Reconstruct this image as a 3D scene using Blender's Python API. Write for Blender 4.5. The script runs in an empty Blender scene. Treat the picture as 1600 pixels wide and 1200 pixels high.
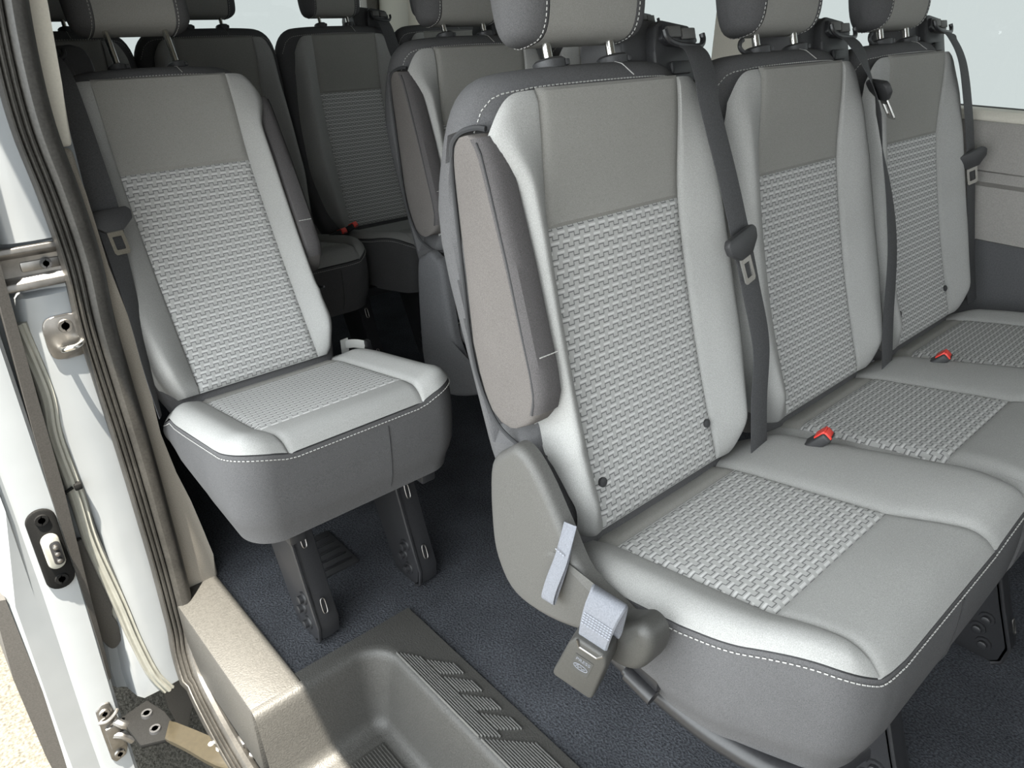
import bpy, bmesh, math, random
from mathutils import Vector, Matrix
random.seed(7)
C = bpy.context.scene.collection
scn = bpy.context.scene
PI = math.pi

# ------------------------------------------------------------------ camera, sky, sun, exposure
cam_d = bpy.data.cameras.new('camera'); cam = bpy.data.objects.new('camera', cam_d); C.objects.link(cam)
CR = Vector((0.74385954, -0.66832935, 0.00297926)); CU = Vector((0.3021335, 0.34024818, 0.89047545)); CF = Vector((0.59614456, 0.66148852, -0.45502153))
m = Matrix.Identity(4)
for i in range(3):
    m[i][0] = CR[i]; m[i][1] = CU[i]; m[i][2] = -CF[i]; m[i][3] = (-0.75876, -0.51893, 1.05762)[i]
cam.matrix_world = m
cam_d.sensor_width = 36.0; cam_d.lens = 26.2912; cam_d.clip_start = 0.01; cam_d.clip_end = 200
scn.camera = cam

W = bpy.data.worlds.new('sky'); scn.world = W; W.use_nodes = True
bg = W.node_tree.nodes['Background']; bg.inputs[0].default_value = (0.93, 0.985, 1.0, 1); bg.inputs[1].default_value = 1.0
# bright overcast sky with a broad brighter side facing the open door
_n = W.node_tree.nodes; _l = W.node_tree.links
_tc = _n.new('ShaderNodeTexCoord'); _dp = _n.new('ShaderNodeVectorMath'); _dp.operation = 'DOT_PRODUCT'; _dp.inputs[1].default_value = Vector((-.97, -.03, .25)).normalized()
_mx = _n.new('ShaderNodeMath'); _mx.operation = 'MAXIMUM'; _mx.inputs[1].default_value = 0.0
_pw = _n.new('ShaderNodeMath'); _pw.operation = 'POWER'; _pw.inputs[1].default_value = 2.5
_ma = _n.new('ShaderNodeMath'); _ma.operation = 'MULTIPLY_ADD'; _ma.inputs[1].default_value = 4.6; _ma.inputs[2].default_value = 2.3
_l.new(_tc.outputs['Generated'], _dp.inputs[0]); _l.new(_dp.outputs['Value'], _mx.inputs[0]); _l.new(_mx.outputs[0], _pw.inputs[0]); _l.new(_pw.outputs[0], _ma.inputs[0]); _l.new(_ma.outputs[0], bg.inputs[1])
sun_d = bpy.data.lights.new('sun', 'SUN'); sun = bpy.data.objects.new('sun', sun_d); C.objects.link(sun)
SUN_DIR = Vector((0.17, 0.16, -1.0)).normalized()
sun.rotation_euler = SUN_DIR.to_track_quat('-Z', 'Y').to_euler(); sun.location = (-2, -3, 6)
sun_d.energy = 29.0; sun_d.angle = math.radians(0.6); sun_d.color = (1.0, 0.93, 0.80)
scn.view_settings.view_transform = 'Standard'; scn.view_settings.look = 'None'
scn.view_settings.gamma = 1.0; scn.view_settings.exposure = 0.2; scn.view_settings.use_curve_mapping = False

# ------------------------------------------------------------------ materials
def base_mat(name, col, rough=0.6, metal=0.0, spec=0.5):
    mt = bpy.data.materials.new(name); mt.use_nodes = True
    b = mt.node_tree.nodes['Principled BSDF']
    b.inputs['Base Color'].default_value = (*col, 1); b.inputs['Roughness'].default_value = rough
    b.inputs['Metallic'].default_value = metal; b.inputs['Specular IOR Level'].default_value = spec
    return mt
def nd(mt, typ, **kw):
    n = mt.node_tree.nodes.new(typ)
    for k, v in kw.items(): setattr(n, k, v)
    return n
def ln(mt, a, b): mt.node_tree.links.new(a, b)
def math_(mt, op, a, b=None, c=None):
    n = nd(mt, 'ShaderNodeMath', operation=op)
    for i, x in enumerate((a, b, c)):
        if x is None: continue
        if isinstance(x, (int, float)): n.inputs[i].default_value = x
        else: ln(mt, x, n.inputs[i])
    return n.outputs[0]
def mixc(mt, f, a, b):
    n = nd(mt, 'ShaderNodeMix', data_type='RGBA')
    ln(mt, f, n.inputs[0]) if not isinstance(f, float) else setattr(n.inputs[0], 'default_value', f)
    for i, x in ((6, a), (7, b)):
        if isinstance(x, tuple): n.inputs[i].default_value = (*x, 1)
        else: ln(mt, x, n.inputs[i])
    return n.outputs[2]
def noisy(name, col, rough=0.6, scale=400, amt=0.25, bump=0.3, dist=0.001, metal=0.0, spec=0.5, detail=3, scale2=None, amt2=0.0, sheen=0.0):
    mt = base_mat(name, col, rough, metal, spec)
    b = mt.node_tree.nodes['Principled BSDF']
    tc = nd(mt, 'ShaderNodeTexCoord'); nz = nd(mt, 'ShaderNodeTexNoise')
    ln(mt, tc.outputs['Object'], nz.inputs['Vector']); nz.inputs['Scale'].default_value = scale; nz.inputs['Detail'].default_value = detail
    lo = tuple(c*(1-amt) for c in col); hi = tuple(min(1, c*(1+amt)) for c in col)
    mr = nd(mt, 'ShaderNodeMapRange'); ln(mt, nz.outputs[0], mr.inputs[0]); mr.inputs[1].default_value = .3; mr.inputs[2].default_value = .7
    out = mixc(mt, mr.outputs[0], lo, hi)
    if scale2:
        n2 = nd(mt, 'ShaderNodeTexNoise'); ln(mt, tc.outputs['Object'], n2.inputs['Vector']); n2.inputs['Scale'].default_value = scale2; n2.inputs['Detail'].default_value = 4
        m2 = nd(mt, 'ShaderNodeMapRange'); ln(mt, n2.outputs[0], m2.inputs[0]); m2.inputs[1].default_value = .35; m2.inputs[2].default_value = .7
        m2.inputs[3].default_value = 1-amt2; m2.inputs[4].default_value = 1+amt2
        v = nd(mt, 'ShaderNodeVectorMath', operation='SCALE'); ln(mt, out, v.inputs[0]); ln(mt, m2.outputs[0], v.inputs[3]); out = v.outputs[0]
    ln(mt, out, b.inputs['Base Color'])
    if bump:
        bp = nd(mt, 'ShaderNodeBump'); bp.inputs['Strength'].default_value = bump; bp.inputs['Distance'].default_value = dist
        ln(mt, nz.outputs[0], bp.inputs['Height']); ln(mt, bp.outputs[0], b.inputs['Normal'])
    if sheen:
        b.inputs['Sheen Weight'].default_value = sheen; b.inputs['Sheen Roughness'].default_value = .5
    return mt

M = {}
M['fabric'] = noisy('plain_grey_fabric', (.325, .323, .315), .95, 900, .16, .25, .0008, spec=.1, scale2=6, amt2=.05)
M['fabric_mid'] = noisy('upper_panel_fabric', (.262, .256, .242), .95, 900, .15, .25, .0008, spec=.1, scale2=6, amt2=.05)
M['dark'] = noisy('dark_grey_fabric', (.095, .094, .097), .95, 1000, .25, .3, .0008, spec=.1, scale2=8, amt2=.06)
M['arm'] = noisy('armrest_fabric', (.125, .115, .11), .95, 1000, .2, .3, .0008, spec=.1, scale2=7, amt2=.07)
M['arm_dark'] = noisy('armrest_front_fabric', (.085, .08, .081), .95, 1000, .25, .3, .0008, spec=.1)
M['stitch'] = base_mat('white_thread', (.42, .415, .40), .8)
M['thread_grey'] = base_mat('grey_thread', (.25, .26, .29), .8)
M['seam'] = base_mat('dark_seam_fabric', (.05, .05, .052), .95, spec=.1)
M['black'] = noisy('black_plastic', (.035, .035, .037), .5, 700, .2, .25, .0006)
M['deep_black'] = noisy('matt_black_plastic', (.010, .010, .010), .75, 500, .2, .2, .0005, spec=.08)
M['grey_plastic'] = noisy('grained_grey_plastic', (.085, .083, .079), .55, 800, .22, .3, .0006)
M['mid_plastic'] = noisy('dark_grained_plastic', (.050, .049, .046), .5, 800, .2, .3, .0006)
M['trim'] = noisy('step_trim_plastic', (.047, .0455, .0425), .5, 360, .22, .55, .0014)
M['rib'] = base_mat('gloss_lightened_tread_plastic', (.115, .113, .108), .32, spec=.7)  # base colour lightened to stand in for gloss on the rib tops
M['belt'] = noisy('black_webbing', (.07, .07, .073), .75, 500, .2, .1, .0005, spec=.25)
M['belt_grey'] = noisy('grey_webbing', (.165, .172, .195), .8, 600, .15, .15, .0006)
M['chrome'] = base_mat('chrome', (.72, .71, .68), .2, 1.0)
M['steel'] = noisy('steel', (.24, .23, .22), .42, 60, .15, .05, .0005, metal=1.0)
M['black_metal'] = noisy('black_painted_metal', (.022, .022, .024), .38, 300, .15, .08, .0004)
M['white'] = noisy('white_car_paint', (.25, .265, .28), .25, 12, .03, 0)
M['white'].node_tree.nodes['Principled BSDF'].inputs['Coat Weight'].default_value = .4
M['sealer'] = noisy('yellowed_body_sealer', (.27, .268, .24), .5, 40, .08, .2, .002)
M['rubber'] = noisy('black_rubber', (.034, .032, .029), .45, 250, .25, .15, .0006, scale2=14, amt2=.25)
M['rubber_grey'] = noisy('grey_rubber', (.05, .047, .044), .6, 400, .2, .1, .0006)
M['carpet'] = noisy('dark_blue_grey_carpet', (.058, .061, .069), 1.0, 260, .5, 1.0, .004, spec=.05, detail=6, scale2=5, amt2=.25)
M['taupe'] = noisy('taupe_felt_trim', (.30, .275, .24), .95, 600, .15, .3, .001, spec=.1)
M['cream'] = noisy('cream_plastic', (.60, .57, .50), .6, 300, .04, .1, .0005)
M['wall_grey'] = noisy('grey_wall_trim', (.30, .285, .27), .8, 350, .10, .2, .001)
M['wall_dark'] = noisy('dark_wall_trim', (.085, .085, .09), .85, 350, .15, .2, .001)
M['liner'] = noisy('headliner', (.22, .215, .20), .95, 300, .06, .1, .001)
M['red'] = base_mat('red_plastic', (.75, .05, .035), .4)
M['gold'] = noisy('olive_zinc_arm', (.024, .019, .010), .5, 120, .12, .1, .001, metal=.15)
M['pale'] = base_mat('white_paint_spot', (.85, .85, .82), .6)
M['label'] = base_mat('pressed_grey_mark', (.05, .05, .048), .6)
M['asphalt'] = noisy('asphalt', (.082, .077, .066), .95, 130, .45, .8, .006, spec=.1, detail=8, scale2=3, amt2=.2)

def make_pattern():
    mt = base_mat('woven_step_pattern_fabric', (.4, .4, .39), .95, spec=.1)
    b = mt.node_tree.nodes['Principled BSDF']
    uv = nd(mt, 'ShaderNodeUVMap', uv_map='uv'); sp = nd(mt, 'ShaderNodeSeparateXYZ'); ln(mt, uv.outputs[0], sp.inputs[0])
    PU, PV = .0186, .0120
    v = math_(mt, 'DIVIDE', sp.outputs[1], PV)
    row = math_(mt, 'FLOOR', v); fv = math_(mt, 'FRACT', v)
    u0 = math_(mt, 'ADD', math_(mt, 'DIVIDE', sp.outputs[0], PU), math_(mt, 'MULTIPLY', row, .36))
    fu = math_(mt, 'FRACT', u0)
    # dark square wave: high for fu in .0-.5, low for .5-1
    hi = math_(mt, 'LESS_THAN', fu, .5)
    lvl = math_(mt, 'ADD', .22, math_(mt, 'MULTIPLY', hi, .40))
    dh = math_(mt, 'LESS_THAN', math_(mt, 'ABSOLUTE', math_(mt, 'SUBTRACT', fv, lvl)), .060)
    e1 = math_(mt, 'LESS_THAN', math_(mt, 'ABSOLUTE', math_(mt, 'SUBTRACT', fu, .5)), .036)
    fu2 = math_(mt, 'FRACT', math_(mt, 'ADD', fu, .5))
    e2 = math_(mt, 'LESS_THAN', math_(mt, 'ABSOLUTE', math_(mt, 'SUBTRACT', fu2, .5)), .036)
    ev = math_(mt, 'MULTIPLY', math_(mt, 'GREATER_THAN', fv, .18), math_(mt, 'LESS_THAN', fv, .68))
    dv = math_(mt, 'MULTIPLY', math_(mt, 'MAXIMUM', e1, e2), ev)
    dark = math_(mt, 'MAXIMUM', dh, dv)
    # raised light dash at row top
    li = math_(mt, 'MULTIPLY', math_(mt, 'GREATER_THAN', fv, .76), math_(mt, 'LESS_THAN', math_(mt, 'ABSOLUTE', math_(mt, 'SUBTRACT', fu, .30)), .36))
    nz = nd(mt, 'ShaderNodeTexNoise'); ln(mt, uv.outputs[0], nz.inputs['Vector']); nz.inputs['Scale'].default_value = 1500
    basec = mixc(mt, nz.outputs[0], (.35, .348, .34), (.44, .437, .43))
    c1 = mixc(mt, li, basec, (.56, .557, .55))
    c2 = mixc(mt, dark, c1, (.16, .16, .16))
    ln(mt, c2, b.inputs['Base Color'])
    h = math_(mt, 'ADD', math_(mt, 'SUBTRACT', math_(mt, 'MULTIPLY', li, .6), dark), math_(mt, 'MULTIPLY', nz.outputs[0], .2))
    bp = nd(mt, 'ShaderNodeBump'); bp.inputs['Strength'].default_value = .4; bp.inputs['Distance'].default_value = .0012
    ln(mt, h, bp.inputs['Height']); ln(mt, bp.outputs[0], b.inputs['Normal'])
    return mt
M['pattern'] = make_pattern()
def make_glass():
    mt = bpy.data.materials.new('tinted_window_glass'); mt.use_nodes = True
    nt = mt.node_tree; nt.nodes.clear()
    o = nt.nodes.new('ShaderNodeOutputMaterial'); t = nt.nodes.new('ShaderNodeBsdfTransparent'); g = nt.nodes.new('ShaderNodeBsdfGlossy'); mx = nt.nodes.new('ShaderNodeMixShader')
    t.inputs[0].default_value = (.514, .527, .52, 1); g.inputs['Roughness'].default_value = .02; mx.inputs[0].default_value = .03
    nt.links.new(t.outputs[0], mx.inputs[1]); nt.links.new(g.outputs[0], mx.inputs[2]); nt.links.new(mx.outputs[0], o.inputs[0])
    return mt
M['glass'] = make_glass()

# ------------------------------------------------------------------ object helpers
def obj(name, me, parent=None, mat=None, smooth=True):
    """link a mesh (or bmesh) as one object"""
    if isinstance(me, bmesh.types.BMesh):
        bm = me; me = bpy.data.meshes.new(name); bmesh.ops.recalc_face_normals(bm, faces=bm.faces[:]); bm.to_mesh(me); bm.free()
        for p in me.polygons: p.use_smooth = smooth
        if smooth: me.set_sharp_from_angle(angle=math.radians(38))
    if mat is not None:
        for x in (mat if isinstance(mat, (list, tuple)) else [mat]): me.materials.append(M[x])
    o = bpy.data.objects.new(name, me); C.objects.link(o)
    if parent: o.parent = parent
    return o
def empty(name, loc=(0, 0, 0)):
    o = bpy.data.objects.new(name, None); C.objects.link(o); o.location = loc; o.empty_display_size = .05; return o
def tag(o, label, cat, group=None):
    o['label'] = label; o['category'] = cat
    if group: o['group'] = group
    return o
def struct(o): o['kind'] = 'structure'; return o
def grid(bm, P, closed_u=False, closed_v=False, mi=0, uv=None):
    """P[i][j] points; uv same layout"""
    vs = [[bm.verts.new(p) for p in r] for r in P]
    n, k = len(P), len(P[0]); uvl = bm.loops.layers.uv.verify() if uv else None
    if uv: uvl = bm.loops.layers.uv.get('uv') or bm.loops.layers.uv.new('uv')
    for i in range(n if closed_u else n-1):
        for j in range(k if closed_v else k-1):
            i2, j2 = (i+1) % n, (j+1) % k
            try: f = bm.faces.new((vs[i][j], vs[i2][j], vs[i2][j2], vs[i][j2]))
            except ValueError: continue
            f.material_index = mi
            if uv:
                for l, (a, b) in zip(f.loops, ((i, j), (i2, j), (i2, j2), (i, j2))): l[uvl].uv = uv[a][b]
    return vs
def loft(bm, rings, mi=0, caps=True):
    vs = grid(bm, rings, closed_v=True, mi=mi)
    if caps:
        for r in (vs[0], vs[-1]):
            try: bm.faces.new(r).material_index = mi
            except ValueError: pass
    return vs
def box(bm, c, s, bev=0.0, rot=None, mi=0, seg=2):
    r = bmesh.ops.create_cube(bm, size=1.0)
    vs = r['verts']
    bmesh.ops.scale(bm, vec=s, verts=vs)
    if bev:
        es = list({e for v in vs for e in v.link_edges})
        b = bmesh.ops.bevel(bm, geom=es, offset=bev, segments=seg, affect='EDGES', profile=.5)
        vs = list({v for f in b['faces'] for v in f.verts} | {v for v in vs if v.is_valid})
    fs = {f for v in vs for f in v.link_faces}
    for f in fs: f.material_index = mi
    if rot is not None: bmesh.ops.rotate(bm, cent=(0, 0, 0), matrix=rot, verts=vs)
    bmesh.ops.translate(bm, vec=c, verts=vs)
    return vs
def tube(bm, pts, r, seg=8, mi=0, caps=True, closed=False):
    pts = [Vector(p) for p in pts]; rs = r if isinstance(r, (list, tuple)) else [r]*len(pts)
    rings = []; up = None
    n = len(pts)
    for i, p in enumerate(pts):
        a = pts[(i-1) % n] if (i or closed) else p; b = pts[(i+1) % n] if (i < n-1 or closed) else p
        t = (b-a).normalized()
        if up is None:
            up = Vector((0, 0, 1)) if abs(t.z) < .9 else Vector((1, 0, 0))
        x = t.cross(up).normalized(); up = x.cross(t).normalized()
        rings.append([p + (x*math.cos(2*PI*k/seg) + up*math.sin(2*PI*k/seg))*rs[i] for k in range(seg)])
    vs = grid(bm, rings, closed_u=closed, closed_v=True, mi=mi)
    if caps and not closed:
        for q in (vs[0], vs[-1]): bm.faces.new(q).material_index = mi
def cyl(bm, a, b, r, seg=14, mi=0, r2=None): tube(bm, [a, b], [r, r if r2 is None else r2], seg, mi)
def prism(bm, pts, off, bev=0.0, mi=0, seg=2):
    """planar polygon extruded by vector off"""
    off = Vector(off); a = [bm.verts.new(Vector(p)) for p in pts]; b = [bm.verts.new(Vector(p)+off) for p in pts]
    fs = [bm.faces.new(a), bm.faces.new(b[::-1])]
    n = len(pts)
    for i in range(n): fs.append(bm.faces.new((a[i], b[i], b[(i+1) % n], a[(i+1) % n])))
    for f in fs: f.material_index = mi
    if bev:
        es = list({e for f in fs for e in f.edges})
        bmesh.ops.bevel(bm, geom=es, offset=bev, segments=seg, affect='EDGES', profile=.5)
def bez(pts, n=8, closed=False):
    """Catmull-Rom through pts"""
    P = [Vector(p) for p in pts]; out = []; k = len(P)
    for i in range(k if closed else k-1):
        p0 = P[(i-1) % k] if (i or closed) else P[0]*2-P[1]; p1 = P[i]; p2 = P[(i+1) % k]
        p3 = P[(i+2) % k] if (i+2 < k or closed) else P[-1]*2-P[-2]
        for j in range(n):
            t = j/n
            out.append(.5*((2*p1)+(p2-p0)*t+(2*p0-5*p1+4*p2-p3)*t*t+(3*p1-p0-3*p2+p3)*t*t*t))
    if not closed: out.append(P[-1])
    return out
def ribbon(bm, pts, width, thick, wdir=(1, 0, 0), mi=0, n=8):
    path = bez(pts, n) if n > 1 else [Vector(p) for p in pts]; rings = []
    wd = [Vector(w) for w in wdir] if isinstance(wdir[0], (list, tuple, Vector)) else None
    for i, p in enumerate(path):
        t = (path[min(i+1, len(path)-1)]-path[max(i-1, 0)]).normalized()
        if wd:
            f = i/(len(path)-1)*(len(wd)-1); a = min(int(f), len(wd)-2); w = wd[a].lerp(wd[a+1], f-a)
        else: w = Vector(wdir)
        w = (w-t*w.dot(t)).normalized(); nn = t.cross(w)
        ww = width if not isinstance(width, (list, tuple)) else width[0]+(width[1]-width[0])*i/(len(path)-1)
        h = thick/2
        rings.append([p+w*ww/2+nn*h*.3, p+w*(ww/2-.002)+nn*h, p-w*(ww/2-.002)+nn*h, p-w*ww/2+nn*h*.3, p-w*ww/2-nn*h*.3, p-w*(ww/2-.002)-nn*h, p+w*(ww/2-.002)-nn*h, p+w*ww/2-nn*h*.3])
    loft(bm, rings, mi)
def stitches(bm, pts, step=.0075, ln_=.0042, r=.0009, mi=0):
    """dashes of thread along a polyline"""
    P = [Vector(p) for p in pts]; d = 0; nxt = 0
    for a, b in zip(P, P[1:]):
        L = (b-a).length
        if L < 1e-7: continue
        t = (b-a)/L
        while nxt <= d+L:
            s = a+t*(nxt-d); tube(bm, [s-t*ln_/2, s+t*ln_/2], r, 4, mi); nxt += step
        d += L
def sstep(a, b, x):
    t = max(0., min(1., (x-a)/(b-a))); return t*t*(3-2*t)
def lerp(a, b, t): return a+(b-a)*t
def interp(x, tab):
    if x <= tab[0][0]: return tab[0][1]
    for (x0, y0), (x1, y1) in zip(tab, tab[1:]):
        if x <= x1:
            return lerp(y0, y1, (x-x0)/(x1-x0))
    return tab[-1][1]
def smooth_tab(x, tab, w=.02):
    return sum(interp(x+d*w, tab) for d in (-1, -.5, 0, .5, 1))/5
def flat(o): 
    for p in o.data.polygons: p.use_smooth = False
    return o

REC = 0.3143
# ------------------------------------------------------------------ seat meshes.  Backrest frame: X = across, Y = back, Z = up along the recline
T_PAT, T_TOP = .389, .548
def n_mid(t): return .030*sstep(.36, .56, t) - .006*math.sin(min(1, max(0, t/.38))*PI)
def half_w(t, arm):
    tab = [(-.02, .165), (.0, .185), (.05, .205), (.17, .226), (.30, .220), (.42, .208), (.5, .198), (.55, .189)]
    w = smooth_tab(t, tab)
    if arm:
        w = lerp(w, interp(t, [(-.02, .150), (.0, .166), (.06, .182), (.12, .184)]), 1-sstep(.10, .13, t))
        w = lerp(w, .182, sstep(.075, .13, t)*(1-sstep(.44, .50, t)))
    return w
def bol(t): return lerp(.004, .032, 1-sstep(.36, .55, t))*sstep(-.03, .05, t)
def front_n(u, t, arm):
    """front surface height toward the sitter; arm=(armL, armR)"""
    n = n_mid(t); au = abs(u); hw = half_w(t, arm[0] if u < 0 else arm[1]); s0 = .131
    if au > s0:
        k = (au-s0)/max(.02, hw-s0)
        n += bol(t)*math.sin(min(1., k*1.25)*PI/2)
        if k > .62: n -= lerp(.006 if t > .3 else .014, .045, (1-sstep(.40, .53, t))*(sstep(.04, .16, t) if arm[0 if u < 0 else 1] else 1))*((k-.62)/.38)**2.4
        n -= .012*min(1, k)**1.3*sstep(.45, .54, t)
    return n
def pillow(d, w=.010, h=.0045): return -h*(1-min(1., d/w))**2
def patch(fn, U, V, edge=(1, 1, 1, 1), uvfn=None, sc=(1, 1), w=.010, h=.0045):
    """fn(a,b,dn) with a,b in 0..1 ; edges pulled in: left,right,bottom,top"""
    P = []; UVs = []
    for i in range(U+1):
        r = []; ru = []
        for j in range(V+1):
            # denser sampling near the edges
            a = .5-.5*math.cos(PI*i/U)*(.35)-( .5-i/U)*.65; b = .5-.5*math.cos(PI*j/V)*.35-(.5-j/V)*.65
            d = min([x for x, e in zip((a*sc[0], (1-a)*sc[0], b*sc[1], (1-b)*sc[1]), edge) if e] or [1])
            p, q = fn(a, b, pillow(d, w, h)); r.append(p); ru.append(q)
        P.append(r); UVs.append(ru)
    bm = bmesh.new(); bm.loops.layers.uv.new('uv'); grid(bm, P, uv=UVs)
    return bm
OFF = .005
def front_patch(u0, u1, t0, t1, arm, U=24, V=40, edge=(1, 1, 1, 1)):
    """u0,u1: functions of t; t0,t1: functions of a"""
    def fn(a, b, dn):
        t = lerp(t0(a), t1(a), b); u = lerp(u0(t), u1(t), a)
        return (u, -(front_n(u, t, arm)+OFF+dn), t), (u, t)
    return patch(fn, U, V, edge, sc=(.2, .4))
def seam_u(t): return .131
def t_corner(a):    # top end of a bolster, a=0 at seam, 1 at outer edge
    return T_TOP-.002-.040*a**5
CACHE = {}
def shell_par(t):
    hw = smooth_tab(t, [(-.03, .17), (0, .195), (.1, .205), (.4, .205), (.5, .205)], .03)
    if t > .50: k = (t-.50)/.078; hw = .205-.062*(1-math.sqrt(max(0, 1-k*k)))
    nf = n_mid(t)-.004; nb = smooth_tab(t, [(-.03, -.10), (.1, -.135), (.386, -.150), (.45, -.138), (.51, -.118), (.56, -.095)], .02)
    if t > .548: k = (t-.548)/.030; q = 1-math.sqrt(max(0, 1-k*k)); nf -= .034*q; nb += .035*q
    return hw, nf, nb, lerp(4.5, 2.5, sstep(.42, .53, t))
def shell_n(u, t):
    hw, nf, nb, p = shell_par(t); cn, hn = (nf+nb)/2, (nf-nb)/2
    return cn+hn*max(0, 1-(abs(u)/hw)**p)**(1/p)
def back_meshes(arm):
    key = ('back', arm)
    if key in CACHE: return CACHE[key]
    D = {}
    # shell
    bm = bmesh.new(); rings = []
    TT = [-.03, -.015, 0, .03, .06, .09, .115, .13, .15, .2, .25, .3, .35, .4, .44, .47, .49, .505, .52, .535, .548, .558, .566, .572, .576, .578]
    for t in TT:
        hw, nf, nb, pe = shell_par(t)
        def rec(on):
            if not on: return 0.
            return .034*sstep(.125, .17, t)*(1-sstep(.505, .520, t))
        ring = []; K = 220
        cn = (nf+nb)/2; hn = (nf-nb)/2
        for k in range(K):
            a = 2*PI*k/K; c, s = math.cos(a), math.sin(a); e = 2/pe
            u = hw*math.copysign(abs(c)**e, c); n = cn+hn*math.copysign(abs(s)**e, s)
            sd = arm[1] if u > 0 else arm[0]
            if sd and abs(u) > .12:
                tc = min(max(t, .22), .47); n0 = arm_sec(tc)[1]-arm_sec(tc)[0]-.009
                u = math.copysign(min(abs(u), hw-rec(True)*sstep(n0-.003, n0+.003, n)), u)
            ring.append((u, -n, t))
        rings.append(ring)
    loft(bm, rings)
    # top and side stitch line
    st = []
    for i in range(33):
        a = -1+2*i/32; u = a*.196; aa = min(1, max(0, (abs(u)-.131)/.0645))
        t = t_corner(aa)+.004 if abs(u) > .131 else T_TOP+.003
        st.append((u, -(shell_n(u, t)+.0008), t))
    stitches(bm, st, .0062, .0036, .0008, 1)
    for i, sg in ((0, -1), (1, 1)):
        if arm[i]: stitches(bm, [(sg*(half_w(t, True)+.006), -(shell_n(half_w(t, True)+.006, t)+.0008), t) for t in [.0+.108*q/12 for q in range(13)]], .0062, .0036, .0008, 1)
    tube(bm, [(.045, -.030, .5535), (.045, -.014, .571), (.045, .002, .5785), (.045, .03, .5785)], .0007, 5, 1)
    D['backrest'] = (bm, ['dark', 'stitch'])
    D['upper_panel'] = (front_patch(lambda t: -seam_u(t), seam_u, lambda a: T_PAT, lambda a: T_TOP, arm, 24, 24), 'fabric_mid')
    D['patterned_insert'] = (front_patch(lambda t: -seam_u(t), seam_u, lambda a: -.012, lambda a: T_PAT, arm, 28, 44), 'pattern')
    D['bolster_a'] = (front_patch(lambda t: -half_w(t, arm[0])-.002, lambda t: -seam_u(t), lambda a: -.012-.0*a, lambda a: t_corner(1-a), arm, 18, 56), 'fabric')
    D['bolster_b'] = (front_patch(seam_u, lambda t: half_w(t, arm[1])+.002, lambda a: -.012, t_corner, arm, 18, 56), 'fabric')
    bm = bmesh.new()
    for u, t in ((-.112, .052), (.112, .052)): pass
    out = {}
    for k, (b, mt) in D.items():
        o = obj(k, b, None, mt); out[k] = o.data; bpy.data.objects.remove(o)
    CACHE[key] = out
    return out
def mesh_of(key, name, build, mat, smooth=True):
    if key not in CACHE:
        bm = build(); o = obj(name, bm, None, mat, smooth); CACHE[key] = o.data; bpy.data.objects.remove(o)
    return CACHE[key]
def b_stud():
    bm = bmesh.new(); y = -(n_mid(.05)+OFF)
    tube(bm, [(0, y+.004, 0), (0, y-.003, 0), (0, y-.0045, 0)], [.0068, .0068, .004], 12); return bm
# headrest: lofted along X
def hr_ring(x, k):
    """k 0..1 end shrink"""
    pts = []; K = 36; hn = .043*k; ht = .098*lerp(.72, 1, k)*1.0 if k < 1 else .098
    cn, ct = -.006, .605+.098
    for i in range(K):
        a = 2*PI*i/K; c, s = math.cos(a), math.sin(a); e = 2/3.4
        n = cn+hn*math.copysign(abs(c)**e, c); t = ct+ht*math.copysign(abs(s)**e, s)
        n += .012*((t-ct)/.098)   # leans forward at the top
        pts.append((x, -n, t))
    return pts
def hk(x, w=.118):
    q = max(0, (abs(x)-(w-.042))/.042); return math.sqrt(max(0.02, 1-min(1, q)**2.6))
def b_headrest():
    bm = bmesh.new(); loft(bm, [hr_ring(x, hk(x)) for x in [-.078+.156*i/16 for i in range(17)]], caps=False); return bm
def b_headside(s):
    bm = bmesh.new(); xs = [.0785, .080, .084, .088, .093, .098, .103, .107, .111, .114, .1162, .1175, .118]
    loft(bm, [[(s*p[0], p[1], p[2]) for p in hr_ring(x, hk(x)*(1.0 if x > .080 else .985))] for x in xs])
    rr = hr_ring(.0835, hk(.0835)+.02); stitches(bm, [(s*p[0], p[1], p[2]) for p in rr+rr[:1]], .0062, .0036, .0008, 1)
    return bm
def b_post():
    bm = bmesh.new(); tube(bm, [(0, 0, .57), (0, .0, .70)], .0062, 12); return bm
def b_collar():
    bm = bmesh.new(); tube(bm, [(0, 0, .568), (0, 0, .574), (0, 0, .5745), (0, 0, .584), (0, 0, .587), (0, 0, .5875)], [.017, .017, .0205, .021, .0175, .009], 20)
    box(bm, (.012, -.018, .5795), (.006, .006, .007), .001); return bm
def b_tower():
    bm = bmesh.new()
    prof = [(.096, .50), (.096, .612), (.104, .630), (.125, .638), (.215, .630), (.238, .622), (.246, .605), (.243, .56), (.236, .50)]
    prism(bm, [(u, .022, t) for u, t in prof], (0, .085, 0), .008, seg=3)
    # chamfered nose below the guide
    prism(bm, [(.135, .006, .545), (.142, .006, .590), (.150, .006, .622), (.166, .006, .630), (.228, .006, .621), (.240, .006, .606), (.236, .006, .545)], (0, .03, 0), .005)
    return bm
def b_guide():
    bm = bmesh.new()
    prism(bm, [(.152, -.001, .602), (.158, -.001, .622), (.226, -.001, .614), (.234, -.001, .597), (.222, -.001, .590), (.165, -.001, .594)], (0, .012, 0), .003)
    return bm
def b_guide_slot():
    bm = bmesh.new()
    tube(bm, bez([(.150, -.008, .612), (.152, -.009, .602), (.162, -.011, .594), (.190, -.012, .589), (.222, -.011, .588), (.234, -.009, .596), (.235, -.008, .605)], 5), .0042, 8); return bm
def b_guide_tab():
    bm = bmesh.new(); box(bm, (.175, -.0035, .610), (.030, .006, .015), .002); box(bm, (.208, -.0035, .607), (.030, .006, .015), .002); return bm
def b_tower_cap():
    bm = bmesh.new(); box(bm, (.190, .004, .564), (.044, .008, .018), .004); return bm
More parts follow.
